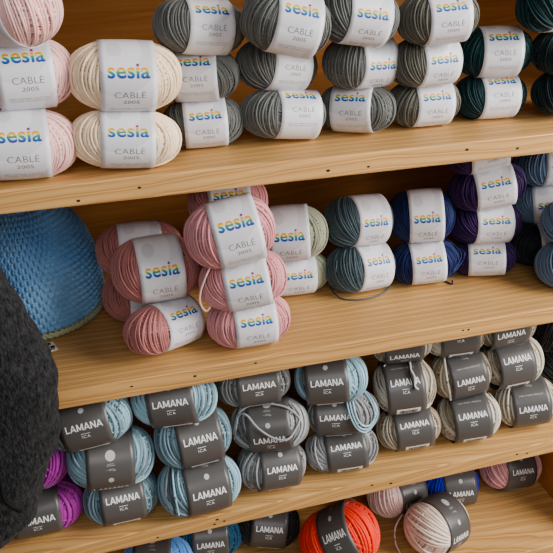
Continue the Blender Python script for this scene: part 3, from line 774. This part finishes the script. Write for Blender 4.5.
# ------------------------------------------------------------------ crocheted hat on the middle shelf
def hat():
    root = tag(empty('crocheted_hat', (-0.078, 0.205, S2)), 'blue crocheted beanie with a sage green rim standing on the middle shelf', 'hat')
    prof = [(0.0, 0.0905), (0.03, 0.0895), (0.06, 0.086), (0.09, 0.079), (0.115, 0.068), (0.138, 0.052), (0.155, 0.033), (0.164, 0.014), (0.166, 0.0)]
    pz = catmull([(a, b, 0) for a, b in prof], 12)
    seg = np.sqrt((np.diff(pz[:, :2], axis=0) ** 2).sum(1)); s = np.concatenate([[0], np.cumsum(seg)]); total = s[-1]
    nr, na = 190, 640
    def surf(sv, ang):
        zz = np.interp(sv, s, pz[:, 0]); rr = np.interp(sv, s, pz[:, 1])
        return zz, rr
    S = np.linspace(0.009, total, nr); A = np.linspace(0, 2 * math.pi, na, endpoint=False)
    SS, AA = np.meshgrid(S, A, indexing='ij')
    zz, rr = surf(SS, AA)
    row_h, st_w = 0.0075, 0.0085
    row = np.floor(SS / row_h); fr = SS / row_h - row
    cnt = 66
    ph = AA * cnt / (2 * math.pi) + 0.5 * (row % 2) + 0.10 * (fr - .5)
    fx = ph - np.floor(ph)
    fade = np.clip(rr / 0.05, 0.15, 1)
    bump = np.sqrt(np.abs(np.sin(math.pi * fx))) * np.sqrt(np.abs(np.sin(math.pi * fr)))
    vee = np.exp(-((fx - 0.5) / 0.09) ** 2) * np.exp(-((fr - 0.5) / 0.25) ** 2)
    d = (0.0070 * bump - 0.0030 * vee) * fade + 0.0015 * np.sin(3 * AA + 20 * SS)
    slump = 1 + 0.025 * np.sin(2 * AA + 0.6) * (zz / 0.166)
    R2 = (rr + d) * slump
    V = np.stack([R2 * np.cos(AA), R2 * np.sin(AA), zz + d * 0.5], -1).reshape(-1, 3)
    F = [(i * na + k, i * na + (k + 1) % na, (i + 1) * na + (k + 1) % na, (i + 1) * na + k) for i in range(nr - 1) for k in range(na)]
    m, nt, p = new_mat('blue_crochet_yarn'); L = nt.links
    tc = N(nt, 'ShaderNodeTexCoord'); nz = N(nt, 'ShaderNodeTexNoise', Scale=14.0, Detail=2.0); L.new(tc.outputs['Object'], nz.inputs['Vector'])
    rp = N(nt, 'ShaderNodeValToRGB'); e = rp.color_ramp.elements
    e[0].position = 0.35; e[0].color = srgb(112, 164, 212); e[1].position = 0.68; e[1].color = srgb(150, 194, 228)
    L.new(nz.outputs['Fac'], rp.inputs['Fac'])
    L.new(rp.outputs['Color'], p.inputs['Base Color']); p.inputs['Roughness'].default_value = 0.8; p.inputs['Sheen Weight'].default_value = 0.3
    fn = N(nt, 'ShaderNodeTexNoise', Scale=900.0); L.new(tc.outputs['Object'], fn.inputs['Vector'])
    bp = N(nt, 'ShaderNodeBump', Strength=0.3, Distance=0.001); L.new(fn.outputs['Fac'], bp.inputs['Height']); L.new(bp.outputs['Normal'], p.inputs['Normal'])
    obj('crown', mesh_np('crown', V, F), m, root)
    # rim: a braided chain of crochet loops
    rimc = yarn_mat('sage_rim_yarn', srgb(176, 182, 150))
    Vs, Fs, off = [], [], 0
    nst = 84
    for k in range(nst):
        a0 = 2 * math.pi * k / nst
        for sgn in (-1, 1):
            t = np.linspace(0, 1, 7)
            a = a0 + (t * 1.5 - 0.25) * 2 * math.pi / nst
            zz = 0.0056 + sgn * 0.0028 * np.cos(t * math.pi) + 0.001
            rad = 0.0955 + 0.0012 * np.sin(t * math.pi)
            Vt, Ft = tube_np(np.stack([rad * np.cos(a), rad * np.sin(a), zz], -1), 0.0024, 6)
            Vs.append(Vt); Fs += [tuple(i + off for i in f) for f in Ft]; off += len(Vt)
    na = 96
    ring = []
    for zz, rad in ((0.001, 0.0915), (0.0105, 0.0925), (0.0105, 0.0875), (0.001, 0.0875)):
        ring += [(rad * math.cos(2 * math.pi * k / na), rad * math.sin(2 * math.pi * k / na), zz) for k in range(na)]
    Fs += [tuple(off + v for v in ((i * na + k), (i * na + (k + 1) % na), ((i + 1) % 4 * na + (k + 1) % na), ((i + 1) % 4 * na + k))) for i in range(4) for k in range(na)]
    Vs.append(np.array(ring))
    o = obj('rim', mesh_np('rim', np.vstack(Vs), Fs), rimc, root); o['label'] = 'sage green crocheted rim'
    return root
hat()

# small black and white tag lying in front of the hat
tg = tag(empty('paper_tag', (-0.060, 0.094, S2)), 'tiny black and white tag lying on the shelf between hat and coat', 'tag')
tgb = box_mesh('card', (-0.012, -0.010, 0.0), (0.008, 0.010, 0.0012), 0.0004)
obj('card', tgb, plain('tag_white', srgb(225, 222, 215), 0.6), tg, rot=(0, 0, 0.3))
bm = bmesh.new()
for x0, x1, y0, y1 in ((-.003, .004, .004, .0085), (-.009, .000, -.001, .0012), (.001, .0065, -.0045, .0005), (-.005, .005, -.0075, -.0055)): rect_bm(bm, x0, x1, y0, y1)
for v in bm.verts: v.co.z = 0.0014
me = bpy.data.meshes.new('marks'); bm.to_mesh(me); bm.free()
obj('marks', me, M_BAR, tg, rot=(0, 0, 0.3))

# ------------------------------------------------------------------ dark wool coat whose bent sleeve hangs in front of the shelves
def coat():
    root = tag(empty('wool_coat', (-0.33, -0.14, 0.0)), 'dark charcoal wool coat with a bent sleeve in front of the bookcase', 'coat')
    base = np.array(root.location)
    wool = wool_coat()
    r = np.random.default_rng(4)
    def loft(name, rings, n=72, fold=0.004, seed=0):
        """rings: centre xyz, radii along two axes (u, v vectors)"""
        C = catmull([q[0] for q in rings], 10); RA = catmull([(q[1], q[2], 0) for q in rings], 10)
        T = np.gradient(C, axis=0); T /= np.linalg.norm(T, axis=1)[:, None]
        yv = np.array([0, 1.0, 0])
        V = []
        for i in range(len(C)):
            u = np.array([0.960, -0.279, 0.0]); w = np.array([0.279, 0.960, 0.0])
            for k in range(n):
                a = 2 * math.pi * k / n
                f = 1 + fold / 0.06 * (math.sin(3 * a + i * 0.16 + seed) * 0.5 + math.sin(5 * a - i * 0.11 + 2 * seed) * 0.35 + math.sin(i * 0.45 + a) * 0.4)
                V.append(C[i] + f * (RA[i, 0] * math.cos(a) * u + RA[i, 1] * math.sin(a) * w) - base)
        m = len(C)
        F = [(i * n + k, i * n + (k + 1) % n, (i + 1) * n + (k + 1) % n, (i + 1) * n + k) for i in range(m - 1) for k in range(n)]
        F.append(tuple(range(n))[::-1]); F.append(tuple((m - 1) * n + k for k in range(n)))
        return obj(name, mesh_np(name, V, F), wool, root)
    SL = [((-0.1617, -0.0677, 1.1914), 0.062, 0.040), ((-0.1514, -0.0677, 1.1614), 0.062, 0.040), ((-0.1439, -0.0677, 1.1434), 0.062, 0.040), ((-0.1371, -0.0677, 1.1249), 0.062, 0.040), ((-0.1291, -0.0677, 1.1057), 0.062, 0.040), ((-0.1205, -0.0677, 1.0824), 0.062, 0.040), ((-0.1141, -0.0677, 1.0598), 0.062, 0.040), ((-0.1106, -0.0677, 1.0405), 0.062, 0.040), ((-0.1066, -0.0677, 1.0230), 0.062, 0.040), ((-0.1042, -0.0677, 0.9992), 0.062, 0.040), ((-0.1068, -0.0677, 0.9744), 0.062, 0.040), ((-0.1096, -0.0677, 0.9541), 0.062, 0.040), ((-0.1135, -0.0677, 0.9336), 0.062, 0.040), ((-0.1189, -0.0677, 0.9171), 0.062, 0.040), ((-0.1263, -0.0677, 0.9009), 0.062, 0.040), ((-0.1369, -0.0677, 0.8707), 0.062, 0.040), ((-0.1431, -0.0677, 0.8577), 0.062, 0.040), ((-0.1520, -0.0677, 0.8331), 0.062, 0.040), ((-0.1649, -0.0677, 0.8185), 0.062, 0.040), ((-0.1771, -0.0677, 0.8082), 0.062, 0.040), ((-0.1943, -0.0677, 0.7996), 0.062, 0.040), ((-0.2236, -0.0677, 0.7820), 0.062, 0.040), ((-0.2539, -0.0677, 0.7598), 0.062, 0.040)]
    loft('sleeve', SL, fold=0.002, seed=1.0)
    seam = []
    for z, ad in ((1.03, -112), (0.98, -98), (0.93, -80), (0.885, -58), (0.86, -38)):
        k = min(range(len(SL)), key=lambda j: abs(SL[j][0][2] - z))
        c0, ra, rb = SL[k]; a = math.radians(ad)
        seam.append(np.array(c0) + 1.02 * (ra * math.cos(a) * np.array([0.960, -0.279, 0.0]) + rb * math.sin(a) * np.array([0.279, 0.960, 0.0])) + np.array([0, 0, z - c0[2]]) - base)
    V, F = tube_np(catmull(seam, 8), 0.0016, 6)
    obj('seam', mesh_np('seam', V, F), plain('black_thread', srgb(12, 12, 13), 0.9), root)
    loft('coat_body', [((-0.34, -0.15, 1.42), 0.05, 0.05), ((-0.34, -0.15, 1.36), 0.12, 0.075), ((-0.34, -0.15, 1.25), 0.155, 0.095), ((-0.35, -0.15, 1.0), 0.15, 0.10),
                       ((-0.36, -0.15, 0.7), 0.155, 0.105), ((-0.37, -0.15, 0.35), 0.165, 0.11), ((-0.37, -0.15, 0.02), 0.17, 0.115)], fold=0.005, seed=2.0)
    return root
coat()

# ------------------------------------------------------------------ light
def area(name, loc, target, size, size_y, power, col):
    l = bpy.data.lights.new(name, 'AREA'); l.shape = 'RECTANGLE'; l.size = size; l.size_y = size_y; l.energy = power; l.color = col
    o = bpy.data.objects.new(name, l); COL.objects.link(o); o.location = loc
    o.rotation_euler = (Vector(target) - Vector(loc)).to_track_quat('-Z', 'Y').to_euler()
    return o
area('window_light', (1.65, -0.85, 1.75), (0.25, 0.1, 0.95), 0.9, 1.4, 44, (1.0, 0.985, 0.96))
area('room_light', (-0.3, -1.9, 2.3), (0.25, 0.1, 0.9), 1.6, 1.0, 14, (0.95, 0.97, 1.0))
w = bpy.data.worlds.new('room_ambient'); SC.world = w; w.use_nodes = True
bg = w.node_tree.nodes['Background']; bg.inputs[0].default_value = (0.93, 0.96, 1.0, 1); bg.inputs[1].default_value = 0.16

# ------------------------------------------------------------------ camera
cam = bpy.data.cameras.new('camera'); cam.sensor_width = 36.0; cam.lens = 36.0 * 740 / 553; cam.clip_start = 0.02
co = bpy.data.objects.new('camera', cam); COL.objects.link(co)
co.location = (0, -0.70971, 1.45645)
co.rotation_euler = (math.radians(90 - 29.6374), 0, math.radians(-16.2272))
SC.camera = co
SC.view_settings.view_transform = 'AgX'
SC.view_settings.look = 'AgX - Medium High Contrast'
SC.view_settings.exposure = 0.22
